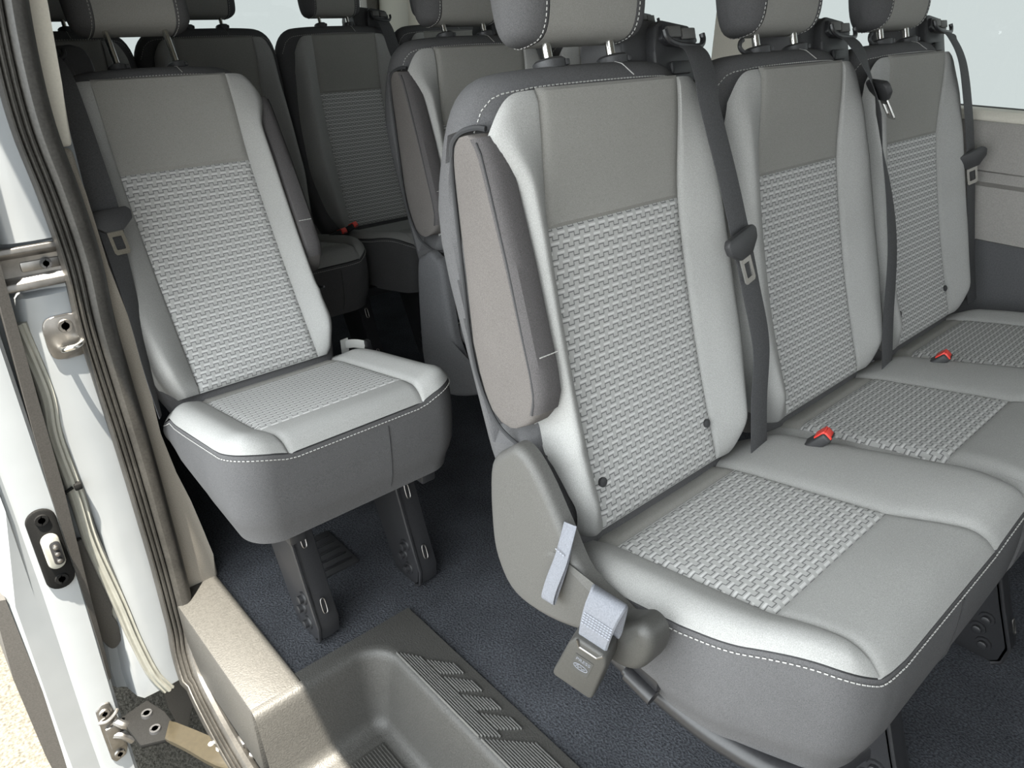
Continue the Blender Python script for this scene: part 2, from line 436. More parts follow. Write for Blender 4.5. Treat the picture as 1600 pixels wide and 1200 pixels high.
# armrest (right-hand side of backrest when s=+1), folded up
def arm_sec(t):
    """half depth and centre in n for the folded armrest"""
    return interp(t, [(.16, .010), (.165, .030), (.178, .046), (.20, .056), (.23, .0590), (.27, .0585), (.35, .050), (.45, .038), (.49, .032), (.505, .024), (.511, .010)]), interp(t, [(.16, -.034), (.2, -.030), (.27, -.030), (.36, -.022), (.45, -.016), (.51, -.012)])
def b_arm(s):
    bm = bmesh.new(); rings = []
    for t in [.16, .1615, .165, .169, .174, .18, .19, .205, .23, .25, .27, .3, .33, .36, .39, .42, .45, .47, .485, .495, .502, .507, .511]:
        h, c = arm_sec(t); r = []; K = 28
        for k in range(K):
            a = 2*PI*k/K; cc, ss = math.cos(a), math.sin(a); e = 2/4.5
            r.append((s*(.194+.0215*math.copysign(abs(cc)**e, cc)), -(c+h*math.copysign(abs(ss)**e, ss)), t))
        rings.append(r)
    loft(bm, rings)
    for k in (-.9,):
        pts = [(s*.2155, -(arm_sec(t)[1]+arm_sec(t)[0]*.86), t) for t in [.18+.32*i/24 for i in range(25)]]
        tube(bm, pts, .0012, 5, 1)
    return bm
def b_armfront(s):
    """darker strip wrapped on the front of the armrest"""
    bm = bmesh.new(); P = []
    ts = [.18+.325*i/30 for i in range(31)]
    for t in ts:
        h, c = arm_sec(t); n = c+h
        P.append([(s*.176, -(n-.004), t), (s*.179, -(n+.0015), t), (s*.186, -(n+.0035), t), (s*.2, -(n+.0035), t), (s*.209, -(n+.002), t), (s*.2145, -(n-.004), t), (s*.2165, -(n-.010), t)])
    grid(bm, P)
    stitches(bm, [(s*q, -(arm_sec(.25)[0]+arm_sec(.25)[1]+.0045), .25) for q in (.18, .19, .2, .21)], .006, .005, .0008, 1)
    return bm
def b_pocket(s):
    """piped seam round the armrest recess"""
    bm = bmesh.new()
    pts = [(.2055, arm_sec(t)[1]-arm_sec(t)[0]-.010, t) for t in (.495, .47, .43, .39, .34, .29, .25, .22)] + [(.2055, -.092, .19), (.2055, -.078, .158), (.205, -.055, .138), (.204, -.025, .124), (.200, .0, .119)]
    tube(bm, bez([(s*u, -n, t) for u, n, t in pts], 6), .0026, 7)
    pts = [(.2055, arm_sec(.495)[1]-arm_sec(.495)[0]-.010, .495), (.2045, -.045, .510), (.2025, -.028, .518), (.198, -.006, .518), (.194, .006, .514)]
    tube(bm, bez([(s*u, -n, t) for u, n, t in pts], 6), .0034, 7)
    return bm

# cushion, frame: X across, Y back, Z up from the floor
# the outline is set per cushion: front edge, half-widths to left and right, corner table (y, inset)
YB = .035
def corner_bench():
    P = bez([(-.19, 0, 0), (-.24, .007, 0), (-.28, .022, 0), (-.32, .040, 0), (-.345, .053, 0), (-.361, .070, 0), (-.372, .097, 0), (-.376, .135, 0)], 6)
    return [(p.x, max(0, p.y)) for p in P]
def corner_round(yf, r):
    return [(yf+r*(1-math.sin(PI/2*i/20)), r*(1-math.cos(PI/2*i/20))) for i in range(21)]
CU = dict(yf=-.376, hl=.210, hr=.210, tab=None, wide=False)
XI = .137
def set_cushion(yf, hl, hr):
    CU.update(yf=yf, hl=hl, hr=hr, tab=corner_bench() if yf < -.36 else corner_round(yf, .06), wide=hr > .25)
def side_w(x): return CU['hl'] if x < 0 else CU['hr']
def out_hw(y, sg):
    """half-width of the cushion outline on side sg"""
    w = (CU['hl'] if sg < 0 else CU['hr'])
    if sg > 0 and CU['wide']: w += .03*sstep(-.05, -.33, y)
    if w > .19: w -= .012*sstep(-.10, .03, y)
    tab = CU['tab']
    if y < tab[0][0]:
        for (y0, d0), (y1, d1) in zip(tab, tab[1:]):
            if y >= y1: w -= (.2 if sg > 0 and CU['wide'] else 1)*lerp(d0, d1, (y-y0)/(y1-y0) if y1 != y0 else 0); break
        else: w -= (.2 if sg > 0 and CU['wide'] else 1)*tab[-1][1]
    return max(w, .14) if w < .19 and (CU['hl'] if sg < 0 else CU['hr']) < .19 else w
def yfr(x):
    sg = -1 if x < 0 else 1
    w = side_w(x)+(.03 if sg > 0 and CU['wide'] else 0); q = (w-abs(x))*(5 if sg > 0 and CU['wide'] else 1); tab = CU['tab']
    if q >= tab[-1][1] or side_w(x) < .19: return CU['yf']
    for (y0, d0), (y1, d1) in zip(tab, tab[1:]):
        if q <= d1: return lerp(y0, y1, (q-d0)/(d1-d0) if d1 != d0 else 0)
    return CU['yf']
def xi_at(y, sg):
    """line of the seam between insert / front panel and the side bolster"""
    if y > -.2565: return XI
    k = (-.2565-y)/.12
    if CU['wide'] and sg > 0: return XI+.050*k**1.6
    return XI-.014*math.sin(min(1, k)*PI/2)
def zbase(y):
    c = -y
    z = .421+.0415*((c-.032)/.2245) if c < .2565 else .4625
    if c < .032: z = .421-.02*(.032-c)/.06
    if c > .2565:
        k = (c-.2565)/(.385-.2565); z += .015*math.sin(min(1, k)*PI*.72)-.007*k**2
    return z
def ctop(x, y):
    z = zbase(y); ax = abs(x); sg = -1 if x < 0 else 1; hw = out_hw(y, sg); xi = xi_at(y, sg)
    if ax > xi-.002:
        k = (ax-xi+.002)/max(.06, side_w(x)-XI); z += .017*math.sin(min(1, k*1.1)*PI/2)*sstep(.03, -.05, y)*(1 if side_w(x) > .19 else .4)
    d = min(hw-ax, y-yfr(x))
    if d < .040: z -= .020*(1-max(0, d)/.040)**2
    return z
def cush_fn(x0, x1, y0, y1, pw=1.):
    def fn(a, b, dn):
        y = lerp(y0(a), y1(a), b**pw); x = lerp(x0(y), x1(y), a); sg = -1 if x < 0 else 1
        d = min(out_hw(y, sg)-abs(x), y-yfr(x)); return (x, y, ctop(x, y)+.004*min(1, max(0, d)/.012)+dn), (x, y)
    return fn
def outline():
    """outline from back left round the front to back right"""
    def half(sg):
        L = [(sg*out_hw(y, sg), y) for y in (YB-.01, .0, -.04, -.08, -.12, -.16)]
        if (CU['hl'] if sg < 0 else CU['hr']) > .19:
            for y, d in CU['tab']:
                if y < -.165: L.append((sg*out_hw(y, sg), y))
        else: L += [(sg*out_hw(y, sg), y) for y in (-.2, -.25, -.3, -.34)]+[(sg*.14, CU['yf'])]
        xe = abs(L[-1][0])
        for i in range(1, 8): L.append((sg*lerp(xe, 0, i/8), CU['yf']))
        return L
    return half(-1)+[(0, CU['yf'])]+half(1)[::-1]
def cush_meshes(yf=-.376, hl=.210, hr=.210):
    set_cushion(yf, hl, hr); YF = yf
    if ('cush', yf, hl, hr) in CACHE: return CACHE[('cush', yf, hl, hr)]
    D = {}
    bm = bmesh.new(); O = outline()
    def ring(f, zf):
        P = []
        for i, (x, y) in enumerate(O):
            z0 = ctop(x*.998, max(y, yfr(x*.998)+.0002)); P.append((x, y, z0))
        return P
    top = ring(0, 0); rows = []
    cx, cy = (hr-hl)/2, -.17
    for k in range(11):
        f = k/10; r = []
        for (x, y, z) in top:
            zb = lerp(.335, .300, sstep(.0, -.25, y))
            bul = 1+.022*math.sin(min(1, f*1.15)*PI)-.05*sstep(.7, 1., f)
            r.append((cx+(x-cx)*bul, cy+(y-cy)*bul, lerp(z-.003, zb, f)))
        rows.append(r)
    rows.insert(0, [(p[0]*.93, cy+(p[1]-cy)*.93, p[2]-.002) for p in top])
    rows.append([(cx+(p[0]-cx)*.85, cy+(p[1]-cy)*.85, p[2]+.002) for p in rows[-1]])
    rows.append([(cx+(p[0]-cx)*.3, cy+(p[1]-cy)*.3, p[2]+.03) for p in rows[-1]])
    vs = grid(bm, rows)
    for r in (vs[-1],):
        bm.faces.new(r)
    # back closing face
    bm.faces.new([row[0] for row in vs[1:]]+[row[-1] for row in vs[1:]][::-1])
    stitches(bm, [(cx+(x-cx)*1.010, cy+(y-cy)*1.010, z-.0095) for x, y, z in top], .0066, .0040, .0009, 1)
    # vertical seam in the middle of the front
    tube(bm, [(cx+.05, rows[k][len(top)//2][1]-.0008, rows[k][len(top)//2][2]) for k in range(2, 11)], .0012, 5, 2)
    D['seat_cushion'] = (bm, ['dark', 'stitch', 'seam'])
    xi = .137
    D['cushion_insert'] = (patch(cush_fn(lambda y: -xi, lambda y: xi, lambda a: -.2565, lambda a: -.034), 28, 28, sc=(.27, .22)), 'pattern')
    D['front_panel'] = (patch(cush_fn(lambda y: -xi_at(y, -1), lambda y: xi_at(y, 1), lambda a: yfr(lerp(-xi_at(YF, -1), xi_at(YF, 1), a))+.0003, lambda a: -.2565), 28, 22, (1, 1, 0, 1), sc=(.27, .13)), 'fabric')
    D['back_strip'] = (patch(cush_fn(lambda y: -xi, lambda y: xi, lambda a: -.034, lambda a: .03), 20, 8, sc=(.27, .06)), 'fabric_mid')
    D['bolster_a'] = (patch(cush_fn(lambda y: -max(xi_at(y, -1)+.0005, out_hw(y, -1)), lambda y: -xi_at(y, -1), lambda a: yfr(-xi_at(YF, -1))+.0003, lambda a: .03, 2.0), 16, 60, (0, 1, 0, 1), sc=(.08, .4)), 'fabric')
    D['bolster_b'] = (patch(cush_fn(lambda y: xi_at(y, 1), lambda y: max(xi_at(y, 1)+.0005, out_hw(y, 1)), lambda a: yfr(xi_at(YF, 1))+.0003, lambda a: .03, 2.0), 16, 60, (1, 0, 0, 1), sc=(.08, .4)), 'fabric')
    out = {}
    for k, (b, mt) in D.items():
        o = obj(k, b, None, mt); out[k] = o.data; bpy.data.objects.remove(o)
    CACHE[('cush', yf, hl, hr)] = out; return out

def build_seat(root, dx=0, arm=(False, False), w=1., h=1., dr=0., tower=None, wc=1., dz=0., studs=False, hook=False, yf=-.376, cl=.210, cr=.210, hup=0., cdx=0., ws=None):
    """adds backrest, headrest, cushion (and armrest, belt tower) to a seat root as parts"""
    rec = REC+dr
    def place(o):
        o.location = (dx, 0, .44+dz); o.rotation_euler = (-rec, 0, 0); o.scale = (w, 1, h); return o
    bmsh = back_meshes(arm)
    br = place(obj('backrest', bmsh['backrest'], root)); n0 = len(C.objects)
    if ws: br.scale = (ws, 1, h)
    obj('upper_panel', bmsh['upper_panel'], br)['label'] = 'plain grey upper panel'
    obj('patterned_insert', bmsh['patterned_insert'], br)['label'] = 'light grey woven panel with stepped pattern'
    obj('side_bolster', bmsh['bolster_a'], br); obj('side_bolster', bmsh['bolster_b'], br)
    if studs:
        for u in (-.117, .117):
            s = obj('trim_stud', mesh_of('stud', 'trim_stud', b_stud, 'black'), br); s.location = (u, 0, .052)
    hr = place(obj('headrest', mesh_of('hr', 'headrest', b_headrest, 'fabric_mid'), root))
    if hup: hr.location += Vector((0, math.sin(rec), math.cos(rec)))*hup
    for s in (-1, 1):
        p = obj('side_panel', mesh_of(('hs', s), 'side_panel', lambda: b_headside(s), ['dark', 'stitch']), hr)
        q = obj('headrest_post', mesh_of('post', 'headrest_post', b_post, 'chrome'), hr); q.location = (.058*s, .0127, -hup)
        c = obj('post_collar', mesh_of('collar', 'post_collar', b_collar, 'black'), br); c.location = (.058*s, .0127, 0)
    if hook:
        def bh():
            bm = bmesh.new(); tube(bm, bez([(-.06, .0127, .578), (-.085, .012, .579), (-.101, .011, .581), (-.108, .011, .588), (-.104, .011, .596), (-.097, .011, .598)], 6), .0034, 8); return bm
        obj('bag_hook', mesh_of('hook', 'bag_hook', bh, 'black'), br)
    if ws:
        for ch in br.children: ch.scale = (w/ws, 1, 1); ch.location.x *= w/ws
    for i, s in ((0, -1), (1, 1)):
        if arm[i]:
            a = place(obj('armrest', mesh_of(('arm', s), 'armrest', lambda: b_arm(s), ['arm', 'seam']), root))
            obj('front_strip', mesh_of(('armf', s), 'front_strip', lambda: b_armfront(s), ['arm_dark', 'stitch']), a)
            obj('recess_piping', mesh_of(('pocket', s), 'recess_piping', lambda: b_pocket(s), 'seam'), br)
    if tower:
        tw = place(obj('belt_tower', mesh_of('tower', 'belt_tower', b_tower, 'black'), root))
        obj('belt_guide', mesh_of('guide', 'belt_guide', b_guide, 'black_metal'), tw)
        obj('guide_slot', mesh_of('gslot', 'guide_slot', b_guide_slot, 'black_metal'), tw)
        obj('guide_tab', mesh_of('gtab', 'guide_tab', b_guide_tab, 'grey_plastic'), tw)
        obj('blanking_cap', mesh_of('tcap', 'blanking_cap', b_tower_cap, 'black'), tw)
        if tower < 0: tw.scale = (-w, 1, h)
    cm = cush_meshes(yf, cl, cr)
    cu = obj('seat_cushion', cm['seat_cushion'], root); cu.location = (dx+cdx, 0, dz); cu.scale = (wc, 1, 1)
    obj('cushion_insert', cm['cushion_insert'], cu)['label'] = 'light grey woven panel with stepped pattern'
    obj('front_panel', cm['front_panel'], cu); obj('back_strip', cm['back_strip'], cu)
    obj('side_bolster', cm['bolster_a'], cu); obj('side_bolster', cm['bolster_b'], cu)
    return br, cu

def b_leg(fw=.042):
    """slanted black bracket; side plate in the YZ plane at x=0 with front flange to +x; front foot at y=0"""
    bm = bmesh.new()
    poly = [(0, .0), (-.014, .012), (-.018, .045), (.012, .12), (.045, .21), (.062, .285), (.20, .285), (.165, .19), (.115, .09), (.085, .03), (.07, .0)]
    prism(bm, [(0, y, z) for y, z in poly], (.006, 0, 0), .002)
    # front flange follows the front edge
    fr = [(.002, .0), (-.012, .012), (-.016, .045), (.014, .12), (.047, .21), (.064, .285)]
    P = []
    for y, z in fr: P.append([(0, y, z), (fw*.5, y-.003, z), (fw, y+.001, z), (fw+.003, y+.008, z), (fw+.003, y+.03, z-.006), (fw, y+.03, z-.006), (fw-.002, y+.01, z), (0, y+.006, z)])
    loft(bm, P)
    tube(bm, [(.0, y-.001, z) for y, z in fr], .0035, 6)
    return bm
def b_slot():
    bm = bmesh.new(); n = 16
    pts = []
    for i in range(n):
        a = 2*PI*i/n; c, s_ = math.cos(a), math.sin(a); q = .5+.5*math.copysign(abs(s_)**.6, s_)
        pts.append((.020+.0045*math.copysign(abs(c)**.6, c), .010*q, .028*q))
    tube(bm, pts, .0013, 6, closed=True); return bm
def b_bolt():
    bm = bmesh.new(); tube(bm, [(.0, 0, 0), (-.003, 0, 0), (-.0031, 0, 0), (-.010, 0, 0), (-.011, 0, 0)], [.014, .013, .008, .008, .006], 10); return bm
def add_legs(root, xs, y0, bolts=True):
    for x in xs:
        l = obj('leg', mesh_of('leg', 'leg', b_leg, 'black_metal'), root); l.location = (x, y0, 0)
        if bolts:
            for (y, z) in ((.022, .032), (.038, .058), (.030, .085)):
                b = obj('bolt', mesh_of('bolt', 'bolt', b_bolt, 'black_metal'), l); b.location = (-.0005, y, z)
            for (y, z) in ((-.0095, .085-.018), (.0385, .21-.022)):
                b = obj('slot', mesh_of('slot', 'slot', b_slot, 'steel'), l); b.location = (0, y-.0035, z)
def add_frame(root, x0, x1, dz=0):
    """seat pan under the cushions"""
    bm = bmesh.new()
    for y in (-.23, .02): box(bm, ((x0+x1)/2, y, .290+dz), (x1-x0, .03, .03), .004)
    for x in (x0+.02, x1-.02): box(bm, (x, -.14, .292+dz), (.03, .36, .03), .004)
    return obj('seat_frame', bm, root, 'black_metal')


# ------------------------------------------------------------------ the setting
bm = bmesh.new(); vs = [bm.verts.new(p) for p in ((-7, -7, -.56), (7, -7, -.56), (7, 9, -.56), (-7, 9, -.56))]; bm.faces.new(vs)
struct(obj('ground', bm, None, 'asphalt'))
# carpeted floor
bm = bmesh.new(); prism(bm, [(-.425, .428, -.04), (-.174, .428, -.04), (-.174, -1.6, -.04), (1.24, -1.6, -.04), (1.24, 2.55, -.04), (-.425, 2.55, -.04)], (0, 0, .04), .0)
struct(obj('floor', bm, None, 'carpet'))
# moulded step: sill top, rim, well walls and tread in one moulding
def well_path():
    xo, xi, yb, r = -.505, -.262, .393, .055
    P = [(xo, yb, 0, 1), (-.413, yb, 0, 1), (xi-r, yb, 0, 1)]
    for i in range(1, 9):
        a = PI/2*i/9; P.append((xi-r+r*math.sin(a), yb-r+r*math.cos(a), math.sin(a), math.cos(a)))
    for y in (yb-r, .2, .0, -.3, -.7, -1.0): P.append((xi, y, 1, 0))
    return P
bm = bmesh.new(); WP = well_path()
sec = [(.018, .006), (.010, .0055), (.004, .003), (.0, -.003), (-.003, -.012), (-.014, -.07), (-.022, -.130), (-.026, -.146), (-.034, -.153), (-.048, -.155)]
rows = [[(x+nx*d, y+ny*d, z) for d, z in sec] for x, y, nx, ny in WP]
grid(bm, rows)
# flat top between rim and carpet
top = []
for x, y, nx, ny in WP[1:]:
    a = (x+nx*.018, y+ny*.018, .006)
    if ny > .99: b = (x, .432, .006)
    elif nx > .99: b = (-.172, y, .006)
    else:
        k = max((-.172-x)/max(nx, 1e-6) if nx > .3 else 9, 0); b = (min(-.172, x+nx*.2), min(.432, y+ny*.2), .006)
    top.append([a, b, (b[0]+(.004 if nx > .01 and b[0] > -.19 else 0), b[1]+(.003 if ny > .01 and b[1] > .42 else 0), -.03)])
grid(bm, top)
# well floor
fl = [rows[i][-1] for i in range(len(rows))]
bm.faces.new([bm.verts.new(p) for p in fl]+[bm.verts.new((-.505, -1.0, -.155))])
# raised sill block at the rear of the opening
box(bm, (-.459, .6, -.0755), (.094, .382, .165), .006)
stp = struct(obj('trim_1', bm, None, 'trim'))
# tread ribs
bm = bmesh.new()
def rib(x, y0, y1, z=.0068): box(bm, (x, (y0+y1)/2, z), (.0023, abs(y1-y0), .0062), .0009)
for i in range(7):
    x = -.2535+i*.0042; rib(x, .352-i*.006, .118-i*.004)
for k in range(4):
    y = .300-.0505*k
    for i in range(8):
        x = -.2225+i*.0042; rib(x, y-i*.0052, y-.042-i*.0035)
for i in range(15):
    x = -.2535+i*.0042; rib(x, .112-i*.0045, -.02-i*.006 if i < 7 else -.15)
obj('tread_ribs', bm, stp, 'rib')
bm = bmesh.new(); box(bm, (-.415, -.32, -.1545), (.20, 1.29, .004), .0015)
for i in range(34): box(bm, (-.510+i*.0058, -.32, -.152), (.0026, 1.28, .0022), .0007)
obj('tread_mat', bm, stp, 'trim')
# floor vent
t = tag(empty('floor_vent', (-.21, .685, 0)), 'dark louvred floor vent in the carpet between the single seat legs', 'vent')
bm = bmesh.new(); box(bm, (0, 0, .002), (.085, .135, .006), .002); obj('frame', bm, t, 'black')
for k in range(5):
    bm = bmesh.new(); box(bm, (0, -.05+.025*k, .006), (.07, .006, .006), .002, Matrix.Rotation(.0, 3, 'X')); obj('louvre', bm, t, 'black_metal')
# far side wall
bm = bmesh.new(); box(bm, (1.25, .45, .27), (.06, 4.2, .58), .004); wl = struct(obj('wall_right', bm, None, 'wall_dark'))
bm = bmesh.new()
prof = [(1.232, .555), (1.205, .565), (1.204, .66), (1.207, .684), (1.226, .690), (1.227, .712), (1.207, .718), (1.204, .735), (1.212, .826), (1.232, .828)]
prism(bm, [(x, -1.6, z) for x, z in prof], (0, 4.15, 0)); obj('upper_panel', bm, wl, 'wall_grey')['label'] = 'light grey upper panel with horizontal groove'
bm = bmesh.new(); prism(bm, [(x, -1.6, z) for x, z in ((1.24, .820), (1.20, .824), (1.198, .834), (1.206, .846), (1.24, .848))], (0, 4.15, 0), .002)
struct(obj('trim_2', bm, None, 'cream'))
bm = bmesh.new(); box(bm, (1.245, .755, 1.18), (.07, .15, .68), .012); box(bm, (1.245, .755, .86), (.075, .18, .06), .012)
struct(obj('trim_3', bm, None, 'cream'))
bm = bmesh.new(); box(bm, (1.25, .45, 1.50), (.07, 4.2, .12), .01); box(bm, (1.245, 2.42, 1.1), (.07, .22, .6), .012); struct(obj('trim_4', bm, None, 'cream'))
for i, (y0, y1) in enumerate(((-1.6, .69), (.82, 2.33))):
    bm = bmesh.new(); box(bm, (1.262, (y0+y1)/2, 1.14), (.005, y1-y0, .62)); g = struct(obj('window_%d' % (i+1), bm, None, 'glass', False))
    bm = bmesh.new(); zz = (.843, 1.45); pts = bez([], 1) if 0 else [(1.252, y0+.01, zz[0]+.04), (1.252, y0+.05, zz[0]), (1.252, y1-.05, zz[0]), (1.252, y1-.01, zz[0]+.04), (1.252, y1-.01, zz[1]), (1.252, y0+.01, zz[1])]
    tube(bm, pts, .007, 6, closed=True); obj('rubber_gasket', bm, g, 'rubber')
# rear wall with two door windows
bm = bmesh.new(); box(bm, (.36, 2.56, .40), (1.8, .06, .86), .006); box(bm, (.36, 2.56, 1.50), (1.8, .06, .12), .006)
for x in (-.49, 1.20): box(bm, (x, 2.56, 1.12), (.09, .06, .7), .006)
box(bm, (.36, 2.56, 1.12), (.05, .06, .7), .006); struct(obj('wall_back', bm, None, 'wall_grey'))
for i, (x0, x1) in enumerate(((-.45, .34), (.38, 1.16))):
    bm = bmesh.new(); box(bm, ((x0+x1)/2, 2.575, 1.14), (x1-x0, .005, .64)); struct(obj('window_%d' % (i+3), bm, None, 'glass', False))
# near side wall behind the pillar
bm = bmesh.new(); box(bm, (-.515, 1.70, .40), (.05, 1.74, .88), .004); box(bm, (-.515, 1.70, 1.50), (.05, 1.74, .12), .004); box(bm, (-.515, .93, 1.1), (.05, .20, .72), .004); box(bm, (-.515, 2.45, 1.1), (.05, .22, .72), .004)
struct(obj('wall_left', bm, None, 'wall_dark'))
bm = bmesh.new(); box(bm, (-.525, 1.68, 1.14), (.005, 1.32, .62)); struct(obj('window_5', bm, None, 'glass', False))
# unseen ceiling and cantrail, height and edge shaped to limit the light
bm = bmesh.new(); box(bm, (.315, .47, 1.45), (1.95, 4.22, .05), .01); box(bm, (-.585, .47, 1.37), (.11, 4.22, .16), .02); struct(obj('ceiling', bm, None, 'liner'))
# unseen bulkhead and wide side pillar, added to block light from the front
bm = bmesh.new(); box(bm, (.31, -1.75, .30), (1.9, .08, .98), .01); box(bm, (-.35, -1.75, 1.0), (.58, .08, 1.0), .01); struct(obj('front_light_block', bm, None, 'wall_dark'))
bm = bmesh.new(); box(bm, (-.57, -1.32, .55), (.10, .75, 2.0), .02); struct(obj('side_light_block', bm, None, 'wall_dark'))
# rear pillar trim inside the opening: felt below, cream plastic above
bm = bmesh.new()
prism(bm, [(x, .770, z) for x, z in ((-.50, -.02), (-.408, .0), (-.410, .06), (-.420, .14), (-.428, .20), (-.450, .272), (-.452, .36), (-.452, .54), (-.468, .68), (-.474, .80), (-.476, .862), (-.515, .862), (-.515, .2))], (0, .10, 0), .008, seg=3)
tp = struct(obj('trim_5', bm, None, 'taupe')); 
bm = bmesh.new()
prism(bm, [(x, .774, z) for x, z in ((-.515, .864), (-.474, .864), (-.468, .95), (-.460, 1.06), (-.45, 1.5), (-.515, 1.5))], (0, .11, 0), .006, seg=3)
struct(obj('trim_6', bm, None, 'cream'))
# white rear jamb of the door opening, pressed sheet with a gutter
bm = bmesh.new()
sec = [(-.47, .790), (-.50, .772), (-.512, .764), (-.560, .762), (-.590, .764), (-.600, .770), (-.606, .782), (-.610, .79), (-.619, .789), (-.627, .783), (-.633, .786), (-.637, .80), (-.640, .83), (-.642, 1.0), (-.642, 2.5)]
zs = [1.5, 1.0, .74, .735, .66, .655, .6, .5, .4, .3, .2, .1, 0, -.08, -.15, -.2]
P = []
for z in zs:
    r = []
    for i, (x, y) in enumerate(sec):
        sh = 0
        if i >= 4: sh = .012*math.sin(z*9)*(1 if i < 11 else .4)*(1 if z < .64 else 0)
        zz = z
        if z <= -.15 and i > 4: zz = z+.05*(i-4)/6*(1 if i < 12 else 1.0)
        r.append((x+sh, y+(.018 if (z in (.735, .66)) and 2 < i < 14 else 0), zz))
    P.append(r)
grid(bm, P)
jb = struct(obj('wall_jamb', bm, None, 'white'))
# yellowed sealer bead along the gutter
bm = bmesh.new()
sp = bez([(-.612, .766, .62), (-.603, .766, .5), (-.610, .766, .42), (-.606, .766, .3), (-.606, .766, .2), (-.593, .765, .05), (-.586, .765, -.05), (-.574, .764, -.15), (-.556, .764, -.21)], 6)
sq = [(-.013, .006), (-.012, -.002), (-.009, -.006), (-.005, -.004), (-.002, -.008), (.002, -.008), (.005, -.003), (.009, -.005), (.012, .0), (.013, .006)]
loft(bm, [[(p.x+a, p.y+b, p.z) for a, b in sq] for p in sp])
obj('sealer_bead', bm, jb, 'sealer')
bm = bmesh.new(); prism(bm, [(-.606, .778, .10), (-.590, .772, .04), (-.562, .772, -.10), (-.545, .772, -.20), (-.566, .775, -.205), (-.585, .778, -.17), (-.618, .785, -.03), (-.625, .785, .07)], (0, .006, 0), .002)
obj('lower_flange', bm, jb, 'sealer')
# door seal round the opening
def seal_x(z): return smooth_tab(z, [(-.25, -.498), (-.1, -.500), (.08, -.497), (.24, -.499), (.37, -.501), (.5, -.506), (.62, -.509), (.73, -.502), (.80, -.510), (.9, -.521), (.98, -.521), (1.05, -.512), (1.5, -.48)], .05)
path = [(seal_x(z), .748, z) for z in (1.5, 1.3, 1.12, 1.0, .9, .8, .7, .6, .5, .4, .3, .2, .1, 0.0, -.06)] + [(-.506, .735, -.11), (-.512, .69, -.16), (-.515, .60, -.188), (-.517, .50, -.198), (-.518, .38, -.2), (-.52, .2, -.2), (-.52, -.6, -.2)]
path = bez(path, 5)
bm = bmesh.new()
prof = [(.021, .012), (.025, .002), (.023, -.008), (.017, -.017), (.010, -.021), (.0, -.020), (-.006, -.014), (-.008, -.008), (-.010, -.013), (-.013, -.014), (-.016, -.008), (-.018, -.012), (-.021, -.013), (-.0235, -.006), (-.026, -.010), (-.0285, -.010), (-.031, -.002), (-.031, .012)]
rings = []
for i, p in enumerate(path):
    a, b = path[max(0, i-1)], path[min(len(path)-1, i+1)]; t = (b-a).normalized()
    nin = Vector((1, 0, 0)); f = nin.cross(t).normalized()      # points toward the front of the van along the pillar
    if f.y > 0 and abs(t.z) > .5: f = -f
    f = Vector((0, t.z, -t.y)).normalized()                     # along -t.y... keeps one side to the front/up
    wv = 1.0 if abs(t.z) > .6 else .8
    rings.append([p + Vector((q[0]*wv, 0, 0)) + f*q[1]*(-1) for q in prof])
loft(bm, rings)
t = tag(obj('door_seal', bm, None, 'rubber'), 'long ribbed black rubber seal running down the door opening pillar', 'door seal')

# ------------------------------------------------------------------ seats
front = tag(empty('bench_seat', (0, 0, 0)), 'light grey three-seat bench nearest the door, with padded armrest and grey loop strap', 'seat', None)
def puff(pts, x0, x1, rnd, n=6, step=5):
    # outline in (y, z) domed over from x1 (base) to x0 (outer face)
    P = bez2(pts, step); cy = sum(p[0] for p in P)/len(P); cz = sum(p[1] for p in P)/len(P)
    R_ = max(math.hypot(p[0]-cy, p[1]-cz) for p in P); sg = 1 if x0 < x1 else -1
    rows = [[(x1, y, z) for y, z in P], [(x0+sg*rnd, y, z) for y, z in P]]
    def ins(d):
        out = []; k = len(P)
        for i in range(k):
            a, b = P[(i-1) % k], P[(i+1) % k]; tx, tz = b[0]-a[0], b[1]-a[1]; L = math.hypot(tx, tz) or 1
            nx, nz = tz/L, -tx/L
            if nx*(P[i][0]-cy)+nz*(P[i][1]-cz) < 0: nx, nz = -nx, -nz
            out.append((P[i][0]-nx*d, P[i][1]-nz*d))
        return out
    for i in range(1, n+1):
        a = PI/2*i/n; q = ins(rnd*(1-math.cos(a))); rows.append([(x0+sg*rnd*(1-math.sin(a)), y, z) for y, z in q])
    for f in (.8, .5, .2):
        rows.append([(x0-sg*.002*(1-f), cy+(p[1]-cy)*f, cz+(p[2]-cz)*f) for p in rows[2+n-1]])
    bm = bmesh.new(); loft(bm, rows); return bm
def b_xcover(pts, x0, x1, bev=.012):
    bm = bmesh.new(); prism(bm, [(x0, y, z) for y, z in bez2(pts)], (x1-x0, 0, 0), bev, seg=4); return bm
def bez2(pts, n=4): return [(p.x, p.y) for p in bez([(a, b, 0) for a, b in pts], n, True)]
for i, dx in enumerate((0, .465, .905)):
    build_seat(front, dx, (i == 0, False), tower=1, studs=(i != 1), hook=(i > 0), cl=(.210, .155, .150)[i], cr=(.285, .270, .215)[i])
add_legs(front, (.10, .535, 1.02), -.376)
add_frame(front, -.16, 1.10)
SC = [(.070, .566), (.10, .530), (.102, .45), (.090, .385), (.05, .343), (-.03, .350), (-.13, .395), (-.155, .42), (-.128, .436), (-.068, .452), (-.030, .50), (.004, .545), (.030, .570), (.052, .577)]
sc = obj('side_cover', puff(SC, -.240, -.216, .012), front, 'grey_plastic'); sc['label'] = 'grained grey plastic hinge cover on the bench end'
KN = [(-.126, .396), (-.146, .389), (-.172, .400), (-.186, .424), (-.190, .450), (-.184, .466), (-.170, .470), (-.155, .460), (-.138, .449), (-.120, .436)]
